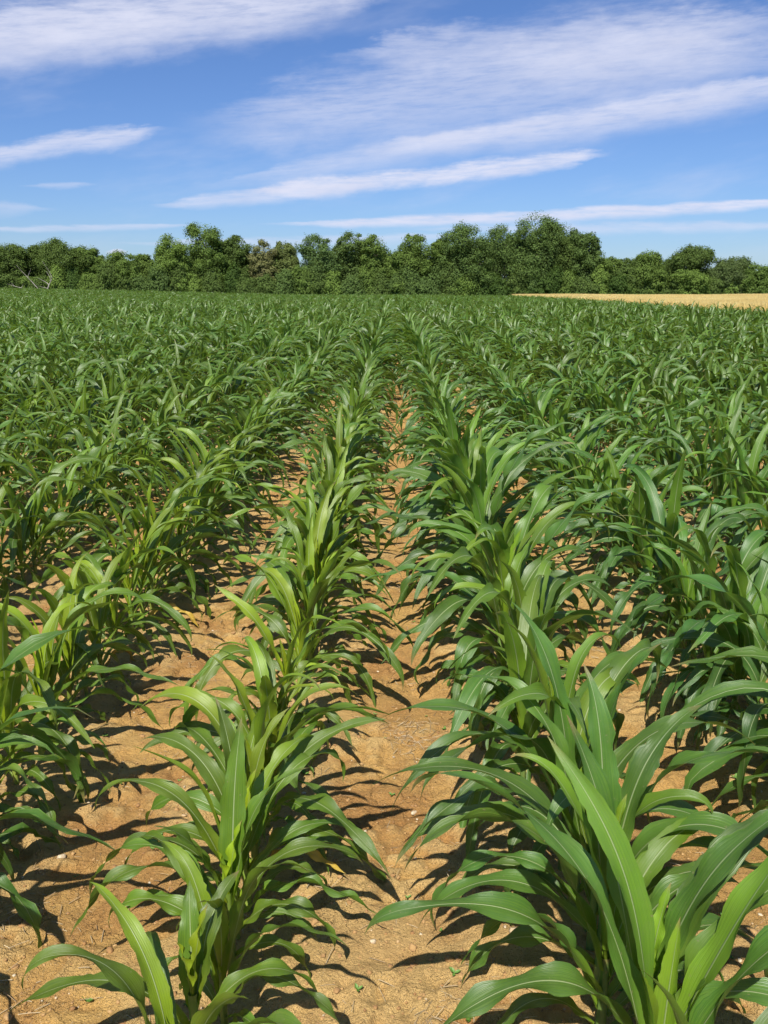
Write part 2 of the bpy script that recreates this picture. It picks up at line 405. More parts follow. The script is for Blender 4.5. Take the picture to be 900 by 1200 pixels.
camx,camy=0.0,0.0
f_px=1006.0; TH=R(PITCH)
def project(x,y,z):
    """pixel of a point in the 900 x 1200 photograph (only for choosing which plants are in view)"""
    a=R(YAW); xr=x*math.cos(a)+y*math.sin(a); yr=-x*math.sin(a)+y*math.cos(a)
    dz=z-H_CAM; depth=yr*math.cos(TH)-dz*math.sin(TH); up=dz*math.cos(TH)+yr*math.sin(TH)
    if depth<.2: return None
    return 450+f_px*xr/depth, 600-f_px*up/depth, depth
def in_view(x,y,m=70):
    for z in (0.0,0.45):
        p=project(x,y,z)
        if p and -m<p[0]<900+m and 0<p[1]<1200+m*.6: return True
    return False

plants=[]   # (x,y,rowindex)
for ri in range(-110,20):
    side=-1 if ri<0 else 1
    k=-ri if ri<0 else ri+1
    rx=ROWS0+side*(k-.5)*ROW_SP
    if rx>WHEAT_X-.3: continue
    rr=random.Random(900+ri)
    y=-1.2+rr.uniform(0,.15)
    while y<FIELD_END:
        if abs(rx)<0.50*max(y,0)+3.5:
            plants.append((rx+rr.gauss(0,.016),y,ri))
        y+=max(.09,rr.gauss(.150,.022))
        if rr.random()<.012: y+=.17
print('plants',len(plants))
near=sorted([p for p in plants if p[1]>0.9 and in_view(p[0],p[1],40)],key=lambda p:math.hypot(p[0],p[1]))[:300]
near_set=set((p[0],p[1]) for p in near)
print('near reach',math.hypot(near[-1][0],near[-1][1]))

ORD1=['','first','second','third','fourth','fifth','sixth','seventh','eighth','ninth','tenth','eleventh','twelfth','thirteenth','fourteenth','fifteenth','sixteenth','seventeenth','eighteenth','nineteenth']
TENS={20:'twent',30:'thirt',40:'fort',50:'fift',60:'sixt',70:'sevent'}
def ordinal(n):
    if n<20: return ORD1[n]
    t=n//10*10
    return TENS[t]+'ieth' if n==t else TENS[t]+'y-'+ORD1[n-t]

protos=None
proto_cache={}
def build_first(idx, spec):
    root=bpy.data.objects.new('corn_plant',None); root.empty_display_size=.1; COL.objects.link(root)
    for nm,me,lab in plant_meshes(spec,38,7,'corn_%d'%idx if False else 'corn'):
        o=bpy.data.objects.new(nm,me); link(o,root)
        if lab: o['label']=lab
    return root
def copy_thing(root):
    r=root.copy(); COL.objects.link(r)
    for ch in root.children:
        c=ch.copy(); COL.objects.link(c); c.parent=r
    return r

def LF(z,az,phi,bend,L,W,peak=.5,side=0,twist=0,foldm=.4,hang=.3,young=.1,ruffle=.007,rf=3.,ph=0.,sharp=.3,fold0=2.6,r0=.011,dead=False):
    return dict(r0=r0,z0=z,az=R(az),phi0=R(phi),bend=R(bend),length=L,width=W,peak=peak,side=side,twist=twist,ruffle=ruffle,rfreq=rf,phase=ph,fold0=fold0,foldm=foldm,hang=hang,sharp=sharp,young=young,dead=dead)
def hero(leaves,top,az): return dict(leaves=leaves,top=top,base_az=R(az),nodes=[l['z0'] for l in leaves[:7]],size=.85)
WH=[LF(.22,40,86,14,.20,.032,foldm=1.5,fold0=4.2,young=1,r0=.004),LF(.22,220,87,10,.15,.028,foldm=1.6,fold0=4.2,young=1,r0=.004)]
# plants at the front, built one by one after the photograph: (row, distance, sideways shift, spec)
HERO_DEF=[
 (-1,1.24,-.01,hero([LF(.03,175,45,100,.24,.028),LF(.06,10,45,110,.28,.03),LF(.12,182,62,92,.46,.052,peak=.42,hang=.2,twist=.25),LF(.14,20,55,110,.34,.04),LF(.18,100,80,40,.26,.052,peak=.8),LF(.20,60,76,60,.28,.055,peak=.7)]+WH,.22,0)),
 (-1,1.52,.0,hero([LF(.03,190,35,80,.22,.026),LF(.05,0,42,120,.30,.036,peak=.4,hang=1),LF(.09,172,40,95,.40,.046,peak=.60,hang=1.1,ruffle=.012,rf=3.4),LF(.11,-8,58,115,.36,.046,peak=.5,hang=.8,ruffle=.012),LF(.16,165,62,95,.42,.042,peak=.55,hang=.4),LF(.15,12,66,100,.44,.050,peak=.55,hang=.5),LF(.20,72,82,14,.46,.064,peak=.8,foldm=.35,twist=.5,hang=0),LF(.20,30,80,75,.42,.058,peak=.72,foldm=.6,twist=-.4),LF(.21,200,74,42,.30,.045,peak=.7)]+WH,.23,5)),
 (-1,1.72,.0,hero([LF(.03,165,40,85,.24,.03),LF(.05,10,45,100,.28,.034,hang=1),LF(.10,180,58,118,.46,.045,peak=.52,hang=.5),LF(.12,-5,60,100,.42,.048,peak=.5,ruffle=.012),LF(.17,150,72,92,.52,.054,peak=.60,twist=-.3),LF(.18,18,68,64,.56,.056,peak=.6,twist=.5),LF(.21,130,82,22,.40,.055,peak=.7),LF(.22,40,82,45,.38,.052,peak=.75,young=.5)]+WH,.25,170)),
 (0,1.26,.03,hero([LF(.04,190,45,110,.34,.045),LF(.06,0,45,100,.30,.04),LF(.12,186,60,100,.46,.055,peak=.45,ruffle=.012),LF(.13,-15,58,95,.40,.052,peak=.5),LF(.19,25,70,70,.50,.062,peak=.62,twist=.4),LF(.20,150,77,16,.52,.072,peak=.8,foldm=.45,twist=-.35,hang=0),LF(.23,5,74,40,.44,.060,peak=.6)]+WH,.26,10)),
 (0,1.50,.015,hero([LF(.04,180,40,105,.36,.040,ruffle=.012),LF(.05,-10,45,110,.32,.038,hang=1),LF(.10,176,52,100,.46,.052,peak=.5,hang=.5),LF(.12,6,56,110,.44,.050),LF(.18,168,66,92,.62,.062,peak=.55,hang=.3,twist=.2),LF(.20,-12,74,128,.50,.062,peak=.50,hang=0,foldm=.6),LF(.23,110,84,30,.44,.066,peak=.8,foldm=.7),LF(.22,215,80,150,.40,.052,peak=.72,sharp=.18,hang=.2),LF(.24,30,80,60,.42,.058,peak=.65)]+WH,.28,0)),
 (0,1.70,.0,hero([LF(.04,175,42,100,.34,.04),LF(.05,5,45,110,.32,.04),LF(.11,184,56,98,.50,.052,peak=.5,hang=.6),LF(.13,-6,60,112,.46,.052),LF(.19,172,68,88,.60,.062,peak=.58,twist=.25),LF(.20,14,70,100,.56,.060,peak=.52,twist=-.3),LF(.24,140,80,34,.50,.066,peak=.75,foldm=.5),LF(.25,350,82,30,.44,.058,peak=.8)]+WH,.29,175)),
]
HERO={}; HSC={}
def extra(i, rz, sc):
    sp=make_spec(random.Random(i),.72*sc)
    return sp
HERO_DEF=[h+(1.04 if h[0]==0 else .86,) for h in HERO_DEF]
HERO_DEF+=[(-1,1.09,.0,extra(1202,0,1.0),.8),(-1,1.38,.01,extra(1205,0,.95),.75),(-1,1.62,-.01,extra(1203,0,.95),.9),(-1,1.84,.0,extra(1204,0,1),.95),
           (0,1.12,.01,extra(1211,0,1.1),1.05),(0,1.38,-.01,extra(1212,0,1.0),1.0),(0,1.60,.02,extra(1213,0,1.0),1.0),(0,1.84,.0,extra(1214,0,1.05),1.05)]
HERO_DEF.sort(key=lambda h:(h[0],h[1]))

rows={}
for p in near: rows.setdefault(p[2],[]).append(p)
all_done=0
adj_used={}
for ri,ps in rows.items():
    ps.sort(key=lambda p:p[1])
    hq=[h for h in HERO_DEF if h[0]==ri]
    if hq:      # the front of this row is planted by hand
        ps[:]=[(ROWS0+(-.5 if ri<0 else .5)*ROW_SP+h[2],h[1],ri) for h in hq]+[p for p in ps if p[1]>1.93]
        for j,h in enumerate(hq,1): HERO[(ri,j)]=h[3]; HSC[(ri,j)]=h[4]
    for k,(x,y,_) in enumerate(ps,1):
        rd=random.Random(int((x*1000))*31+int(y*1000))
        s=lay(x,y)*rd.uniform(.88,1.12)*(.72 if rd.random()<.05 else 1)
        if ri==-2 and y<3.5: s*=.90
        if ri==-1 and y<4: s*=.95
        if ri==0: s*=1.12
        if ri==-1 and y<5: s*=.93
        key=(ri,k)
        if key in HERO:
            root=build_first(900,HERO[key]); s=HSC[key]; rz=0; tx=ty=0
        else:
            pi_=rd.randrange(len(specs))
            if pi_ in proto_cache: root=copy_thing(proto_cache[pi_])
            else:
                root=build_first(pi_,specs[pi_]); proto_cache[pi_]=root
            rz=rd.choice([0,PI])+rd.gauss(0,.35); tx=rd.gauss(0,.05); ty=rd.gauss(0,.05)
        yel_glow=max(0,1-math.hypot(x+.7,(y-2.6)*.45)/1.6)  # sun glowing through the near left leaves, painted into their colour
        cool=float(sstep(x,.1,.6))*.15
        for ch in root.children: ch.color=(1+.62*yel_glow-cool,1+.38*yel_glow,1-.20*yel_glow+cool*2,1)
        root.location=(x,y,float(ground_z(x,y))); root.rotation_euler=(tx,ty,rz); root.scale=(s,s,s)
        sd='left' if ri<0 else 'right'; rn=-ri if ri<0 else ri+1
        adj='tall' if s>.78 else ('short' if s<.58 else 'leafy')
        tag(root,f'{adj} corn plant, {ordinal(k)} from near end of {ordinal(rn)} row {sd} of centre furrow','corn plant','young corn plants in the nearest rows')

# the rest of the field as one mass: points that carry LOD plants
lib=bpy.data.collections.new('corn_library')
NA,NB,NC_=14,12,8
for i in range(NA): lib.objects.link(plant_joined(specs[i],14,5,'a%02d'%i))
for i in range(NB): lib.objects.link(plant_joined(specs[i+6],8,3,'b%02d'%i))
for i in range(NC_): lib.objects.link(plant_joined(specs[i],5,3,'c%02d'%i,stalk=False))
pts=[];rots=[];scl=[];idx=[]
for (x,y,ri) in plants:
    if (x,y) in near_set: continue
    d=math.hypot(x,y)
    if d<0.55 or (y<0.75 and abs(x)<1.0): continue       # where the photographer stands
    rd=random.Random(int((x*1000))*31+int(y*1000))
    s=lay(x,y)*rd.uniform(.86,1.14)*(.72 if rd.random()<.05 else 1)
    pts.append((x,y,float(terrain(x,y)) if d>26 else float(ground_z(x,y))))
    rots.append((rd.gauss(0,.06),rd.gauss(0,.06),rd.choice([0,PI])+rd.gauss(0,.4)))
    scl.append(s)
    idx.append(rd.randrange(NA) if d<16 else (NA+rd.randrange(NB) if d<45 else NA+NB+rd.randrange(NC_)))
print('mass plants',len(pts))

def scatter(name, pts, rots, scl, idx, lib):
    me=bpy.data.meshes.new(name); n=len(pts)
    me.vertices.add(n); me.vertices.foreach_set('co',np.asarray(pts,dtype=np.float32).ravel())
    a=me.attributes.new('rot','FLOAT_VECTOR','POINT'); a.data.foreach_set('vector',np.asarray(rots,dtype=np.float32).ravel())
    a=me.attributes.new('scl','FLOAT','POINT'); a.data.foreach_set('value',np.asarray(scl,dtype=np.float32))
    a=me.attributes.new('idx','INT','POINT'); a.data.foreach_set('value',np.asarray(idx,dtype=np.int32))
    o=bpy.data.objects.new(name,me); COL.objects.link(o)
    ng=bpy.data.node_groups.new(name+'_scatter','GeometryNodeTree')
    ng.interface.new_socket('Geometry',in_out='INPUT',socket_type='NodeSocketGeometry'); ng.interface.new_socket('Geometry',in_out='OUTPUT',socket_type='NodeSocketGeometry')
    gi=ng.nodes.new('NodeGroupInput'); go=ng.nodes.new('NodeGroupOutput')
    mp=ng.nodes.new('GeometryNodeMeshToPoints'); ip=ng.nodes.new('GeometryNodeInstanceOnPoints'); ci=ng.nodes.new('GeometryNodeCollectionInfo')
    ci.inputs['Collection'].default_value=lib; ci.inputs['Separate Children'].default_value=True; ci.inputs['Reset Children'].default_value=True
    def na(nm,dt):
        x=ng.nodes.new('GeometryNodeInputNamedAttribute'); x.data_type=dt; x.inputs[0].default_value=nm; return x.outputs[0]
    ip.inputs['Pick Instance'].default_value=True
    L=ng.links.new
    L(gi.outputs[0],mp.inputs[0]); L(mp.outputs[0],ip.inputs['Points']); L(ci.outputs[0],ip.inputs['Instance'])
    L(na('idx','INT'),ip.inputs['Instance Index']); L(na('scl','FLOAT'),ip.inputs['Scale'])
    er=ng.nodes.new('FunctionNodeEulerToRotation'); L(na('rot','FLOAT_VECTOR'),er.inputs[0]); L(er.outputs[0],ip.inputs['Rotation'])
    L(ip.outputs[0],go.inputs[0])
    md=o.modifiers.new('scatter','NODES'); md.node_group=ng
    return o
mass=scatter('corn_crop',pts,rots,scl,idx,lib)
tag(mass,'dense green rows of young corn filling the field up to the trees','corn crop',kind='stuff')

# ------------------------------------------------------------------ wheat
libw=bpy.data.collections.new('wheat_library')
def wheat_patch(name, size, n, hw, seed):
    r=np.random.RandomState(seed); g=Geo()
    for i in range(n):
        x,y=r.uniform(-size/2,size/2,2); h=.80*r.uniform(.88,1.08); a=r.uniform(0,PI); lean=r.normal(0,.05,2)
        dx,dy=math.cos(a)*hw,math.sin(a)*hw
        zs=np.array([0,.55*h,.86*h,.92*h,h]); ws=np.array([.4,.35,.35,1.2,.3])*1.0
        c=np.stack([x+lean[0]*(zs/h)**2*3*h*.6,y+lean[1]*(zs/h)**2*3*h*.6,zs],-1)
        v=np.stack([c-np.outer(ws,[dx,dy,0]),c+np.outer(ws,[dx,dy,0])],1).reshape(-1,3)
        g.add(v,grid_faces(5,2))
    return bpy.data.objects.new(name,g.mesh(name,[M_WHEAT]))
for i in range(4): libw.objects.link(wheat_patch('w%d'%i,.5,90,.007,50+i))
for i in range(4): libw.objects.link(wheat_patch('x%d'%i,1.1,150,.016,60+i))
pts=[];rots=[];scl=[];idx=[]
rd=random.Random(5)
y=24.0
while y<FIELD_END+1:
    st=.42 if y<62 else .9
    x=WHEAT_X+.25
    while x<.50*y+6:
        if rd.random()>.01:
            px_,py_=x+rd.uniform(-.06,.06),y+rd.uniform(-.06,.06)
            pts.append((px_,py_,float(terrain(px_,py_)))); rots.append((0,0,rd.choice([0,PI/2,PI,3*PI/2])+rd.gauss(0,.2)))
            scl.append(1.0+.10*float(vnoise(np.array([x/4.]),np.array([y/6.]),33)[0])); idx.append(rd.randrange(4)+(0 if y<62 else 4))
        x+=st
    y+=st
print('wheat',len(pts))
wh=scatter('wheat_crop',pts,rots,scl,idx,libw); tag(wh,'ripe golden wheat standing along the edge of the corn','wheat',kind='stuff')

# ------------------------------------------------------------------ clods, straw, weeds (nobody could count them)
def ico(sub):
    import bmesh
    bm=bmesh.new(); bmesh.ops.create_icosphere(bm,subdivisions=sub,radius=1.0)
    v=np.array([p.co[:] for p in bm.verts]); f=np.array([[q.index for q in fc.verts] for fc in bm.faces]); bm.free(); return v,f
iv,if_=ico(2)
def clods(n, seed, ymax):
    r=np.random.RandomState(seed); V=[];F=[]; k=0
    for i in range(n):
        y=1.0+ (ymax-1.0)*r.uniform()**1.7; x=r.uniform(-.5*y-.4,.5*y+.5)
        s=.0019*math.exp(abs(r.normal(0,.55)))*1.15
        if s>.010: s=.010
        v=iv*(1+.85*vnoise(iv[:,0]*1.7+i*3.1,iv[:,1]*1.7+iv[:,2]*1.3+i,7)[:,None])*np.array([r.uniform(.8,1.3),r.uniform(.7,1.1),r.uniform(.45,.8)])*s
        a=r.uniform(0,2*PI); ca,sa=math.cos(a),math.sin(a)
        v=np.stack([v[:,0]*ca-v[:,1]*sa,v[:,0]*sa+v[:,1]*ca,v[:,2]],-1)+np.array([x,y,float(ground_z(x,y))+s*.15])
        V.append(v);F.append(if_+k);k+=len(v)
    return mesh_np('clods',np.concatenate(V),np.concatenate(F),[M_CLOD])
o=link(bpy.data.objects.new('soil_crumbs',clods(9000,3,7.0))); tag(o,'small soil crumbs and pebbles lying on the furrows','soil crumbs',kind='stuff')
def straws(n, seed):
    r=np.random.RandomState(seed); g=Geo()
    cl=[(r.uniform(-1.6,1.8),1.2+5*r.uniform()**1.5) for _ in range(70)]
    for i in range(n):
        if r.uniform()<.6:
            c=cl[r.randint(len(cl))]; x=c[0]+r.normal(0,.045); y=c[1]+r.normal(0,.045)
        else:
            y=1.1+6*r.uniform()**1.5; x=r.uniform(-.5*y-.3,.5*y+.3)
        L=r.uniform(.008,.045); w=r.uniform(.0004,.0011); a=r.uniform(0,2*PI); el=r.normal(.06,.16)
        z=float(ground_z(x,y))+.002
        d=np.array([math.cos(a)*math.cos(el),math.sin(a)*math.cos(el),abs(math.sin(el))]); s=np.array([-math.sin(a),math.cos(a),0]); u=np.array([0,0,1.])
        p0=np.array([x,y,z]); p1=p0+d*L*.5+u*.001; p2=p0+d*L
        ring=[s*w,u*w,-s*w,-u*w]
        v=np.array([p+q for p in (p0,p1,p2) for q in ring]); g.add(v,grid_faces(3,4,True))
    return g.mesh('straw',[M_STRAW])
o=link(bpy.data.objects.new('straw_litter',straws(5000,9))); tag(o,'bits of old straw and dry roots scattered on the soil','straw',kind='stuff')
def weeds(n, seed):
    r=np.random.RandomState(seed); g=Geo()
    for i in range(n):
        y=1.2+5.5*r.uniform()**1.3; x=r.uniform(-.45*y,.48*y); z=float(ground_z(x,y)); s=r.uniform(.004,.011); a0=r.uniform(0,6.3)
        for q in range(r.randint(2,6)):
            a=a0+q*2.2; L=s*r.uniform(.8,1.6); w=L*.35; up=r.uniform(.3,.9)
            d=np.array([math.cos(a),math.sin(a),up*.6]); sd=np.array([-math.sin(a),math.cos(a),0]); b=np.array([x,y,z+.003])
            pr=[(0,.15),(.4,1),(.8,.8),(1.1,.1)]
            v=np.array([b+d*L*t+sd*w*ww*e+np.array([0,0,.25*L*abs(e)]) for t,ww in pr for e in (-1,0,1)])
            g.add(v,grid_faces(4,3))
    return g.mesh('weeds',[M_WEED])
o=link(bpy.data.objects.new('tiny_weeds',weeds(160,13))); tag(o,'tiny green weed seedlings dotted over the bare soil','weeds',kind='stuff')

# ------------------------------------------------------------------ trees
PXM=6.5
def tube(g, pts, radii, ns=7):
    pts=[Vector(p) for p in pts]; V=[];n=len(pts)
    for i,p in enumerate(pts):
        d=(pts[min(i+1,n-1)]-pts[max(i-1,0)]).normalized()
        a=d.cross(Vector((0,1,.13))).normalized(); b=d.cross(a)
        for k in range(ns):
            t=2*PI*k/ns; V.append(p+(a*math.cos(t)+b*math.sin(t))*radii[i])
    g.add(np.array([v[:] for v in V]),grid_faces(n,ns,True))

def i_seed(s): return (s*7.31)%97
def crown_mesh(name, w, h, nlobe, per, leaf, seed, low=0.0, shape='round', gap=0.0):
    """crown of many leaf clumps: w radius, h height of crown, centred on x=y=0, from z=low up"""
    r=np.random.RandomState(seed); V=[];U=[];Y_=[];centers=[]
    cores=[]
    zs={'round':[.16,.30,.44,.56,.68],'oval':[.15,.28,.42,.58,.74],'broad':[.16,.32,.50,.60,.66,.70],'shrub':[.12,.22,.34,.48]}[shape]
    for zf in zs:
        spread={'round':.34,'oval':.22,'broad':.48,'shrub':.35}[shape]
        a=w*{'round':.74,'oval':.72,'broad':.66,'shrub':.74}[shape]*r.uniform(.85,1.1)*(1.12-.35*zf); b=h*{'round':.27,'oval':.24,'broad':.22,'shrub':.30}[shape]*r.uniform(.85,1.1)
        ang_=r.uniform(0,2*PI); c=np.array([w*spread*r.uniform(-1,1),w*spread*.7*r.uniform(-1,1),low+zf*h])
        cores.append((c,a,b))
        n=int(per*3.2); d=r.normal(0,1,(n,3)); d/=np.linalg.norm(d,axis=1)[:,None]
        p=c+d*np.array([a,a,b])*(r.uniform(.62,1.02,n)*(1+.30*vnoise(d[:,0]*3.1+i_seed(seed),d[:,1]*2.6+d[:,2]*3.3,seed)))[:,None]
        p=p[p[:,2]>.05]; n=len(p); nrm=1.4*(p-c)/np.array([a,a,b])+np.array([0,0,.4])+r.normal(0,.5,(n,3)); nrm/=np.linalg.norm(nrm,axis=1)[:,None]
        t=np.cross(nrm,r.normal(0,1,(n,3))); t/=np.linalg.norm(t,axis=1)[:,None]; bb=np.cross(nrm,t); L=leaf*r.uniform(.6,1.35,n)[:,None]
        V.append(np.stack([p-t*L,p+bb*L*.55+nrm*L*.12,p+t*L,p-bb*L*.55+nrm*L*.12],1).reshape(-1,3)); Y_.append(np.repeat(.35*r.uniform(0,1,n),4))
    for i in range(nlobe):
        c,a,b=cores[r.randint(len(cores))]
        d=r.normal(0,1,3); d[2]=abs(d[2])*1.0-.35; d/=np.linalg.norm(d)
        cc=c+d*np.array([a,a,b])*r.uniform(.72,1.02); lr=(.11+.16*r.uniform()**1.4)*min(w,h*.6)
        if cc[2]<lr*.4: cc[2]=lr*.45
        centers.append((cc,lr))
    for c,lr in centers:
        n=int(per*(lr/(.2*w))**1.8*.7)+20
        d=r.normal(0,1,(n,3)); d/=np.linalg.norm(d,axis=1)[:,None]
        rad=lr*(.50+.60*r.uniform(0,1,n)**.8+.07*np.clip(r.normal(0,1,n)-1.1,0,2))*(1+.42*vnoise(d[:,0]*2.9+c[0]*3,d[:,1]*2.6+d[:,2]*2.6+c[2]*5,seed)*2)
        p=c+d*rad[:,None]*np.array([1.08,1.0,.86])
        nrm=1.5*d+np.array([0,0,.45])+r.normal(0,.50,(n,3)); nrm/=np.linalg.norm(nrm,axis=1)[:,None]
        t=np.cross(nrm,r.normal(0,1,(n,3))); t/=np.linalg.norm(t,axis=1)[:,None]; b=np.cross(nrm,t)
        L=leaf*r.uniform(.6,1.35,n)[:,None]
        q=np.stack([p-t*L,p+b*L*.55+nrm*L*.12,p+t*L,p-b*L*.55+nrm*L*.12],1)
        V.append(q.reshape(-1,3)); Y_.append(np.repeat(r.uniform(0,1)+.3*r.uniform(0,1,n),4))
    V=np.concatenate(V); Y_=np.concatenate(Y_); m=len(V)//4
    F=np.arange(m*4).reshape(-1,4)
    return mesh_np(name,V,F,[M_FOL],attrs={'young':np.clip(Y_,0,1)},smooth=False),centers

def trunk_mesh(name, h, centers, seed, r0=.28):
    rd=random.Random(seed); g=Geo()
    n=7; pts_=[(rd.gauss(0,.05)*h*.15*i/n,rd.gauss(0,.05)*h*.15*i/n,-.3+(h*.80+.3)*i/n) for i in range(n+1)]
    tube(g,pts_,[r0*(1.35 if i==0 else 1)*(1-.8*i/n) for i in range(n+1)])
    for c,lr in centers[:14]:
        z=max(.12*h,min(c[2]-.25*np.hypot(c[0],c[1])-.4,h*.7)); k=int(min(n-1,max(0,(z+.3)/(h*.80+.3)*n)))
        s=Vector(pts_[k]); s.z=z; e=Vector(c); mid=(s+e)/2+Vector((0,0,.08*h*rd.random()))
        tube(g,[s,mid,e],[r0*.33,r0*.2,r0*.06],5)
    return g.mesh(name,[M_BARK])

def px_to_x(px, D):
    a=math.atan((px-461)/1006.0); # bearing from +Y (camera yaw is inside the 461)
    return math.tan(a)*D/math.cos(0)
def top_to_h(ytop, D): return H_CAM+(337-ytop)*D/1006.0*1.0

def add_tree(label, px, ytop, wpx, D0, shape, tint, seed, cat='tree', name='tree', nl=72, per=520, leaf=.125, low=.06, group='trees along the far edge of the field', tr=.26):
    D=D0*.75; leaf=leaf*.78; tr=tr*.8
    x=px_to_x(px,D); z=float(terrain(x,D)); h=top_to_h(ytop,D)-z
    w=wpx/2/1006*D
    root=bpy.data.objects.new(name,None); COL.objects.link(root); root.location=(x,D,z)
    crown,cent=crown_mesh(name+'_crown',w,h*(1-low),nl,per,leaf,seed,low=h*low,shape=shape)
    top=max(c[2]+lr for c,lr in cent); 
    co=link(bpy.data.objects.new('crown' if cat=='tree' else 'foliage',crown),root)
    co.scale=(1,1,h/top); co.color=(*tint,1)
    to=link(bpy.data.objects.new('trunk' if cat=='tree' else 'stem',trunk_mesh(name+'_trunk',h*.92,cent,seed,tr)),root)
    tag(root,label,cat,group)
    return root

DK=(.110,.165,.045); MD=(.160,.240,.055); LT=(.20,.30,.065); OL=(.20,.235,.08); BR=(.29,.27,.12); BL=(.125,.195,.060)
T=[ # label, px, top y, width px, distance, shape, tint
 ('dark tree at the far left end of the treeline',-8,291,52,152,'round',DK),
 ('flat topped dark tree behind the bleached dead trunk',30,287,50,153,'broad',DK),
 ('dark tree filling the gap left of the domed tree',62,287,42,155,'round',DK),
 ('broad dark domed tree just right of the bleached dead trunk',88,281,52,152,'round',DK),
 ('dark tree sloping down beside the cloud gap',117,291,38,153,'round',MD),
 ('low green tree right of the small white cloud gap',152,296,46,151,'round',MD),
 ('small tree in the dip before the bright green tree',182,300,26,156,'oval',MD),
 ('tall bright yellow green tree on the left half of the treeline',214,278,50,150,'oval',LT),
 ('tallest pale green tree of the left half, with a round peak',250,266,50,153,'oval',(.15,.23,.055)),
 ('dark feathery tree right of the tall pale peak',284,279,40,156,'broad',DK),
 ('brownish tree with thin dry crown in the left half',317,284,38,154,'oval',BR),
 ('small dark olive tree between the brownish tree and the grey green tree',338,286,32,155,'oval',OL),
 ('round grey green tree standing alone above a notch of sky',373,277,50,151,'oval',(.125,.20,.07)),
 ('spiky topped tree near the middle of the treeline',410,276,44,153,'oval',(.13,.195,.06)),
 ('green tree with loose upper twigs at the middle of the treeline',440,279,40,152,'oval',MD),
 ('rounded tree above the vanishing corn rows',477,278,44,151,'round',MD),
 ('narrow tree in the notch left of the biggest dark clump',511,284,30,152,'oval',MD),
 ('left shoulder of the biggest clump, tall round dark tree',547,264,62,151,'round',BL),
 ('wide dark tree in the middle of the biggest clump',586,267,56,154,'round',BL),
 ('tallest tree of the whole treeline, dark and peaked',621,258,54,150,'oval',BL),
 ('dark tree on the right slope of the biggest clump',652,266,44,152,'round',DK),
 ('falling shoulder tree where the biggest clump drops to the wheat',678,277,42,151,'oval',BL),
 ('low green tree in the dip beside the biggest clump',699,303,34,151,'round',MD),
 ('small round dark tree right of the biggest clump',720,304,36,150,'round',DK),
 ('green tree rising left of the flat dark crown',750,297,44,150,'round',MD),
 ('broad dark flat crowned tree above the wheat',795,290,52,153,'broad',DK),
 ('light green rounded tree in front of the flat dark crown',800,316,40,147,'round',LT),
 ('grey green domed tree right of the gap over the wheat',842,302,42,150,'round',(.12,.165,.065)),
 ('bright round tree near the right end of the treeline',877,309,40,149,'round',(.14,.22,.05)),
 ('last low tree at the right end of the treeline',912,316,44,150,'round',MD),
]
for i,(lab,px,yt,w,D,sh,tint) in enumerate(T):
    add_tree(lab,px,yt,w*1.24,D,sh,tint,400+i)
# tall shrubs and low trees that close the foot of the treeline
S=[]
sr=random.Random(77)
words=['low dark','bushy green','rounded','leafy','dense dark','pale green','spreading','thick']
px=-20; k=0
anchors=[(30,'the flat topped dark tree'),(88,'the broad dark domed tree'),(152,'the low green tree'),(214,'the bright yellow green tree'),(250,'the tallest pale green tree'),(317,'the brownish tree'),(373,'the round grey green tree'),(410,'the spiky topped tree'),(477,'the rounded middle tree'),(547,'the left shoulder tree'),(621,'the tallest dark tree'),(678,'the falling shoulder tree'),(718,'the small round dark tree'),(795,'the flat crowned tree'),(842,'the grey green domed tree'),(877,'the bright right end tree')]
used=set()
while px<925:
    a=min(anchors,key=lambda q:abs(q[0]-px)); rel_='left of' if px<a[0]-7 else ('right of' if px>a[0]+7 else 'under')
    wd=words[k%len(words)]; lab=f'{wd} shrub at the foot of the treeline, {rel_} {a[1]}'
    j=1
    while lab in used:
        wd=words[(k+j)%len(words)]; lab=f'{wd} shrub at the foot of the treeline, {rel_} {a[1]}'; j+=1
    used.add(lab)
    yt=sr.uniform(307,325) if px<700 else sr.uniform(318,330)
    tint=sr.choice([DK,MD,MD,BL,(.062,.115,.028)])
    if 'dark' in wd: tint=DK
    if 'pale' in wd: tint=LT
    if 40<px<75: yt=326
    add_tree(lab,px,yt,sr.uniform(24,40),sr.uniform(147.5,149.2),'shrub',tint,700+k,cat='shrub',name='shrub',nl=24,per=420,leaf=.12,low=.0,group='shrubs along the foot of the treeline',tr=.10)
    px+=sr.uniform(15,22); k+=1
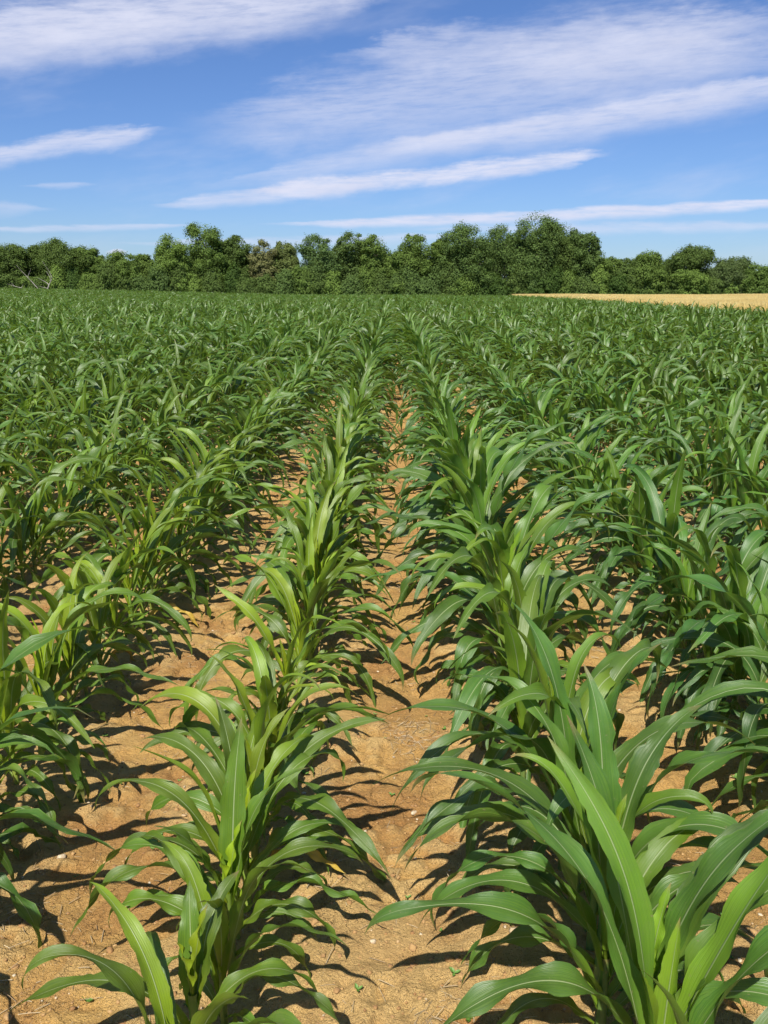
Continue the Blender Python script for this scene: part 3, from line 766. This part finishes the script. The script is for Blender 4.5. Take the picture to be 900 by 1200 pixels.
# second line of trees deeper in the wood, only their tops and gaps show
BK=[(15,300,60),(60,303,60),(105,303,60),(160,306,54),(195,304,54),(232,292,60),(270,290,60),(305,298,60),(345,300,60),(395,296,60),(425,293,60),(460,296,60),(500,297,60),(535,290,60),(570,280,60),(605,278,60),(640,280,60),(668,292,50),(700,316,50),(735,312,50),(770,305,54),(820,318,50),(860,320,50),(900,323,50)]
for i,(px,yt,w) in enumerate(BK):
    a=min(T,key=lambda q:abs(q[1]-px))
    base=a[0].split(' ')[0:5]
    add_tree('tree deeper in the wood, seen through gaps behind the '+{0:'far left end tree',1:'flat topped dark tree',2:'gap filling dark tree',3:'broad domed tree',4:'sloping dark tree',5:'low green tree',6:'small dip tree',7:'bright yellow green tree',8:'tallest pale tree',9:'dark feathery tree',10:'brownish tree',11:'olive tree',12:'round grey green tree',13:'spiky topped tree',14:'loose twigged tree',15:'rounded middle tree',16:'narrow notch tree',17:'left shoulder tree',18:'wide dark tree',19:'tallest dark tree',20:'right slope tree',21:'falling shoulder tree',22:'dip filling green tree',23:'small round dark tree',24:'rising green tree',25:'flat crowned dark tree',26:'light rounded tree',27:'grey green domed tree',28:'bright right end tree',29:'last right end tree'}[T.index(a)],px,yt,w,161+3*(i%2),'broad',DK if i%3 else MD,900+i,nl=40,per=230,leaf=.22,group='trees deeper in the wood')

# dead bleached trees
def dead_tree(label, px, D, segs, seed):
    D=D*.74
    x=px_to_x(px,D); z=float(terrain(x,D)); root=bpy.data.objects.new('dead_tree',None); COL.objects.link(root); root.location=(x,D,z)
    for nm,branches in segs:
        g=Geo()
        for p,rr in branches: tube(g,p,rr,7)
        link(bpy.data.objects.new(nm,g.mesh(nm,[M_DEADWOOD])),root)
    tag(root,label,'dead tree')
rd=random.Random(3)
def br(p0,d,L,r,n=5,wob=.12):
    p=[Vector(p0)]; d=Vector(d).normalized(); L*=.62; r*=.5
    for i in range(n):
        d=(d+Vector((rd.gauss(0,wob),rd.gauss(0,wob),rd.gauss(0,wob)))).normalized(); p.append(p[-1]+d*L/n)
    return ([tuple(q) for q in p],[r*(1-.85*i/n) for i in range(n+1)])
t1=br((0,0,-.2),(.0,0,1),3.6,.22); top=t1[0][3]
dead_tree('bleached white dead trunk with bare forked limbs at left of the treeline',66,146.5,
 [('trunk',[t1]),('branch',[br(top,(-.7,0,1),2.4,.12),]),('branch',[br(t1[0][2],(-1,0,.35),1.9,.09)]),('branch',[br(t1[0][4],(.15,0,1),2.2,.11)]),('branch',[br(t1[0][3],(.8,0,.8),1.4,.07)]),('branch',[br(t1[0][5],(-.35,.1,1),3.8,.08,6,.08)])],1)
t2=br((0,0,.45),(-1,0,.22),3.9,.13,6,.06)
dead_tree('fallen grey bare limb lying low in front of the dark left trees',44,146.6,[('trunk',[t2]),('branch',[br(t2[0][2],(.6,0,.7),1.0,.05)]),('branch',[br(t2[0][4],(-.6,0,.9),1.1,.05)])],2)
t3=br((0,0,0),(-.75,0,1),7.2,.14,7,.07)
dead_tree('thin leaning bare trunk left of the bleached dead trunk',61,147.0,[('trunk',[t3]),('branch',[br(t3[0][4],(.3,0,1),2.0,.06)])],3)

# ------------------------------------------------------------------ sky
world=bpy.data.worlds.new('World'); scene.world=world; world.use_nodes=True
nt=world.node_tree; nt.nodes.clear(); N=NT(nt)
wo=N.n('ShaderNodeOutputWorld'); bg=N.n('ShaderNodeBackground'); bg.inputs['Strength'].default_value=0.063
sky=N.n('ShaderNodeTexSky',sky_type='NISHITA'); sky.sun_disc=False
sun_az=180+SHADOW_AZ          # compass bearing of the sun, clockwise from +Y
sky.sun_elevation=R(SUN_EL); sky.sun_rotation=R(sun_az); sky.altitude=120; sky.air_density=1.0; sky.dust_density=0.3; sky.ozone_density=2.2
tc=N.n('ShaderNodeTexCoord'); d=tc.outputs['Generated']
nrm=N.n('ShaderNodeVectorMath',operation='NORMALIZE'); N.l(d,nrm.inputs[0])
sp=N.n('ShaderNodeSeparateXYZ'); N.l(nrm.outputs[0],sp.inputs[0])
deg=57.29578
az=N.math('MULTIPLY',N.math('ARCTAN2',sp.outputs[0],sp.outputs[1]),deg)
el=N.math('MULTIPLY',N.math('ARCSINE',sp.outputs[2]),deg)
def ang(px,py):
    """bearing and height in degrees of a point of the sky"""
    xc=(px-450)/1006.; yc=(600-py)/1006.
    th=R(-PITCH); yw=R(-YAW)
    x,y,z=xc,1.0,yc
    y,z=y*math.cos(th)-z*math.sin(th),y*math.sin(th)+z*math.cos(th)
    x,y=x*math.cos(yw)+y*math.sin(yw),-x*math.sin(yw)+y*math.cos(yw)
    return math.degrees(math.atan2(x,y)),math.degrees(math.atan2(z,math.hypot(x,y)))
cmb=N.n('ShaderNodeCombineXYZ'); N.l(az,cmb.inputs[0]); N.l(el,cmb.inputs[1])
def mapped(rot,sx,sy,off=(0,0)):
    mp=N.n('ShaderNodeMapping'); mp.vector_type='POINT'; mp.inputs['Rotation'].default_value=(0,0,rot); 
    N.l(cmb.outputs[0],mp.inputs[0]); m2=N.n('ShaderNodeMapping'); m2.inputs['Scale'].default_value=(sx,sy,1); m2.inputs['Location'].default_value=(off[0],off[1],0); N.l(mp.outputs[0],m2.inputs[0]); return m2.outputs[0]
def streak(p0,p1,thick_up,thick_dn,dens,seed,soft=.5,rag=1.0,fine=.5,ends=2.0):
    """a long cloud between two sky points, thickness in degrees"""
    a0,e0=ang(*p0); a1,e1=ang(*p1); L=math.hypot(a1-a0,e1-e0); ca,sa=(a1-a0)/L,(e1-e0)/L
    dx=N.math('SUBTRACT',az,a0); dy=N.math('SUBTRACT',el,e0)
    s=N.math('ADD',N.math('MULTIPLY',dx,ca),N.math('MULTIPLY',dy,sa)); t=N.math('SUBTRACT',N.math('MULTIPLY',dy,ca),N.math('MULTIPLY',dx,sa))
    rot=-math.atan2(sa,ca)
    nz=N.noise(mapped(rot,.22,.55,(seed*13.7,seed*7.1)),1.0,5,.6); nf=N.noise(mapped(rot+.06,.40,3.2,(seed*3.7,seed*17.1)),1.0,8,.66)
    tt=N.math('ADD',t,N.math('ADD',N.math('MULTIPLY_ADD',nz,-2.4*rag,1.2*rag),N.math('MULTIPLY_ADD',nf,-1.4*rag*fine,.7*rag*fine)))
    e0_=N.math('MULTIPLY',N.ramp(s,-ends*.5,ends*2.2),N.ramp(s,L-ends*2.2,L+ends*.5,1,0))
    tt=N.math('DIVIDE',tt,N.math('MAXIMUM',N.math('MULTIPLY_ADD',e0_,.8,.2),.2))
    u=N.ramp(tt,thick_up*(1-soft),thick_up,1,0); dn=N.ramp(tt,-thick_dn,-thick_dn*(1-soft*1.2),0,1)
    e=N.math('MULTIPLY',N.ramp(s,-ends*.5,ends),N.ramp(s,L-ends,L+ends*.5,1,0))
    m=N.math('MULTIPLY',N.math('MULTIPLY',u,dn),e)
    m=N.math('MULTIPLY',m,N.ramp(nf,.22,.62,.45,1.0))
    return N.math('MULTIPLY',m,dens)
masks=[
 streak((-120,45),(470,-25),2.2,2.6,.80,1,soft=.8,rag=1.1,ends=3),
 streak((-150,70),(260,20),1.6,1.9,.55,2,soft=.9,rag=1.2,ends=3),
 streak((400,62),(900,15),1.4,2.4,.42,3,soft=.9,rag=1.4,ends=4),
 streak((560,60),(900,50),1.4,1.6,.35,31,soft=.9,rag=1.6,ends=3),
 streak((250,150),(960,20),4.2,4.6,.52,21,soft=.9,rag=1.6,ends=6),
 streak((560,95),(1000,60),2.6,3.0,.36,22,soft=.9,rag=1.8,ends=5),
 streak((430,172),(1010,78),.75,1.9,.72,4,soft=.8,rag=.55,ends=4),
 streak((250,215),(640,140),.9,1.9,.42,5,soft=.9,rag=.6,ends=5),
 streak((-80,188),(185,152),.70,.95,.74,6,soft=.85,rag=.65,ends=1.6),
 streak((185,240),(440,216),.50,.70,.60,7,soft=.7,rag=.35,ends=1.6),
 streak((290,226),(705,183),.75,.75,.90,8,soft=.75,rag=.6,ends=1.6),
 streak((330,262),(990,232),.40,.60,.88,9,soft=.7,rag=.25,ends=4),
 streak((500,268),(1000,262),.45,.55,.50,10,soft=.8,rag=.3,ends=4),
 streak((-40,268),(230,264),.22,.35,.50,11,soft=.8,rag=.2,ends=2),
 streak((-60,243),(60,245),.5,.7,.35,12,soft=.9,rag=.4,ends=1.5),
 streak((30,217),(110,216),.3,.4,.35,14,soft=.9,rag=.3,ends=1.2),
 streak((150,285),(560,276),.35,.7,.45,13,soft=.9,rag=.3,ends=4),
 streak((126,296),(148,296),.50,.5,.9,15,soft=.5,rag=.25,ends=.5),
]
cl=masks[0]
for m_ in masks[1:]: cl=N.math('SUBTRACT',1.0,N.math('MULTIPLY',N.math('SUBTRACT',1.0,cl),N.math('SUBTRACT',1.0,m_)))
# thin veil high up and towards the horizon
veil=N.math('MULTIPLY',N.ramp(N.noise(mapped(-.15,.06,.22,(4,9)),1.0,5,.6),.48,.72),.22)
cl=N.math('SUBTRACT',1.0,N.math('MULTIPLY',N.math('SUBTRACT',1.0,cl),N.math('SUBTRACT',1.0,veil)))
tint=N.mix(1.0,sky.outputs[0],rgb(.76,.99,1.46),'MULTIPLY')
skyc=N.n('ShaderNodeHueSaturation'); N.l(tint,skyc.inputs['Color']); skyc.inputs['Saturation'].default_value=1.0; skyc.inputs['Value'].default_value=1.0
cw=N.noise(mapped(-.15,.3,.9,(2,2)),1.0,4,.6)
cloudc=N.mix(cw,rgb(8.0,8.5,10.8),rgb(10.8,11.0,12.8))
fin=N.mix(cl,skyc.outputs[0],cloudc)
N.l(fin,bg.inputs[0]); N.l(bg.outputs[0],wo.inputs[0])

sl=bpy.data.lights.new('sun','SUN'); sl.energy=5.0; sl.angle=R(.55); sl.color=(1.0,.955,.87)
so=link(bpy.data.objects.new('sun',sl))
# light travels towards +Y and a little to +X, downwards
dirv=Vector((math.sin(R(SHADOW_AZ))*math.cos(R(SUN_EL)),math.cos(R(SHADOW_AZ))*math.cos(R(SUN_EL)),-math.sin(R(SUN_EL))))
so.rotation_euler=dirv.to_track_quat('-Z','Y').to_euler(); so.location=(0,-5,20)

# ------------------------------------------------------------------ camera
cd=bpy.data.cameras.new('camera'); cd.sensor_fit='VERTICAL'; cd.sensor_height=36; cd.lens=36*1006/1200
cd.clip_start=.05; cd.clip_end=6000
cam=link(bpy.data.objects.new('camera',cd)); cam.location=(0,0,H_CAM); cam.rotation_euler=(R(90-PITCH),0,R(YAW))
scene.camera=cam
scene.view_settings.view_transform='Standard'; scene.view_settings.look='None'; scene.view_settings.exposure=0.33; scene.view_settings.gamma=1
scene.render.engine='CYCLES'
scene.cycles.max_bounces=6; scene.cycles.diffuse_bounces=1; scene.cycles.glossy_bounces=2; scene.cycles.transmission_bounces=4
scene.cycles.use_adaptive_sampling=True; scene.cycles.adaptive_threshold=0.02
scene.cycles.use_denoising=True
try:
    scene.cycles.denoiser='OPENIMAGEDENOISE'; scene.cycles.denoising_input_passes='RGB_ALBEDO_NORMAL'; scene.cycles.denoising_prefilter='ACCURATE'
except Exception: pass
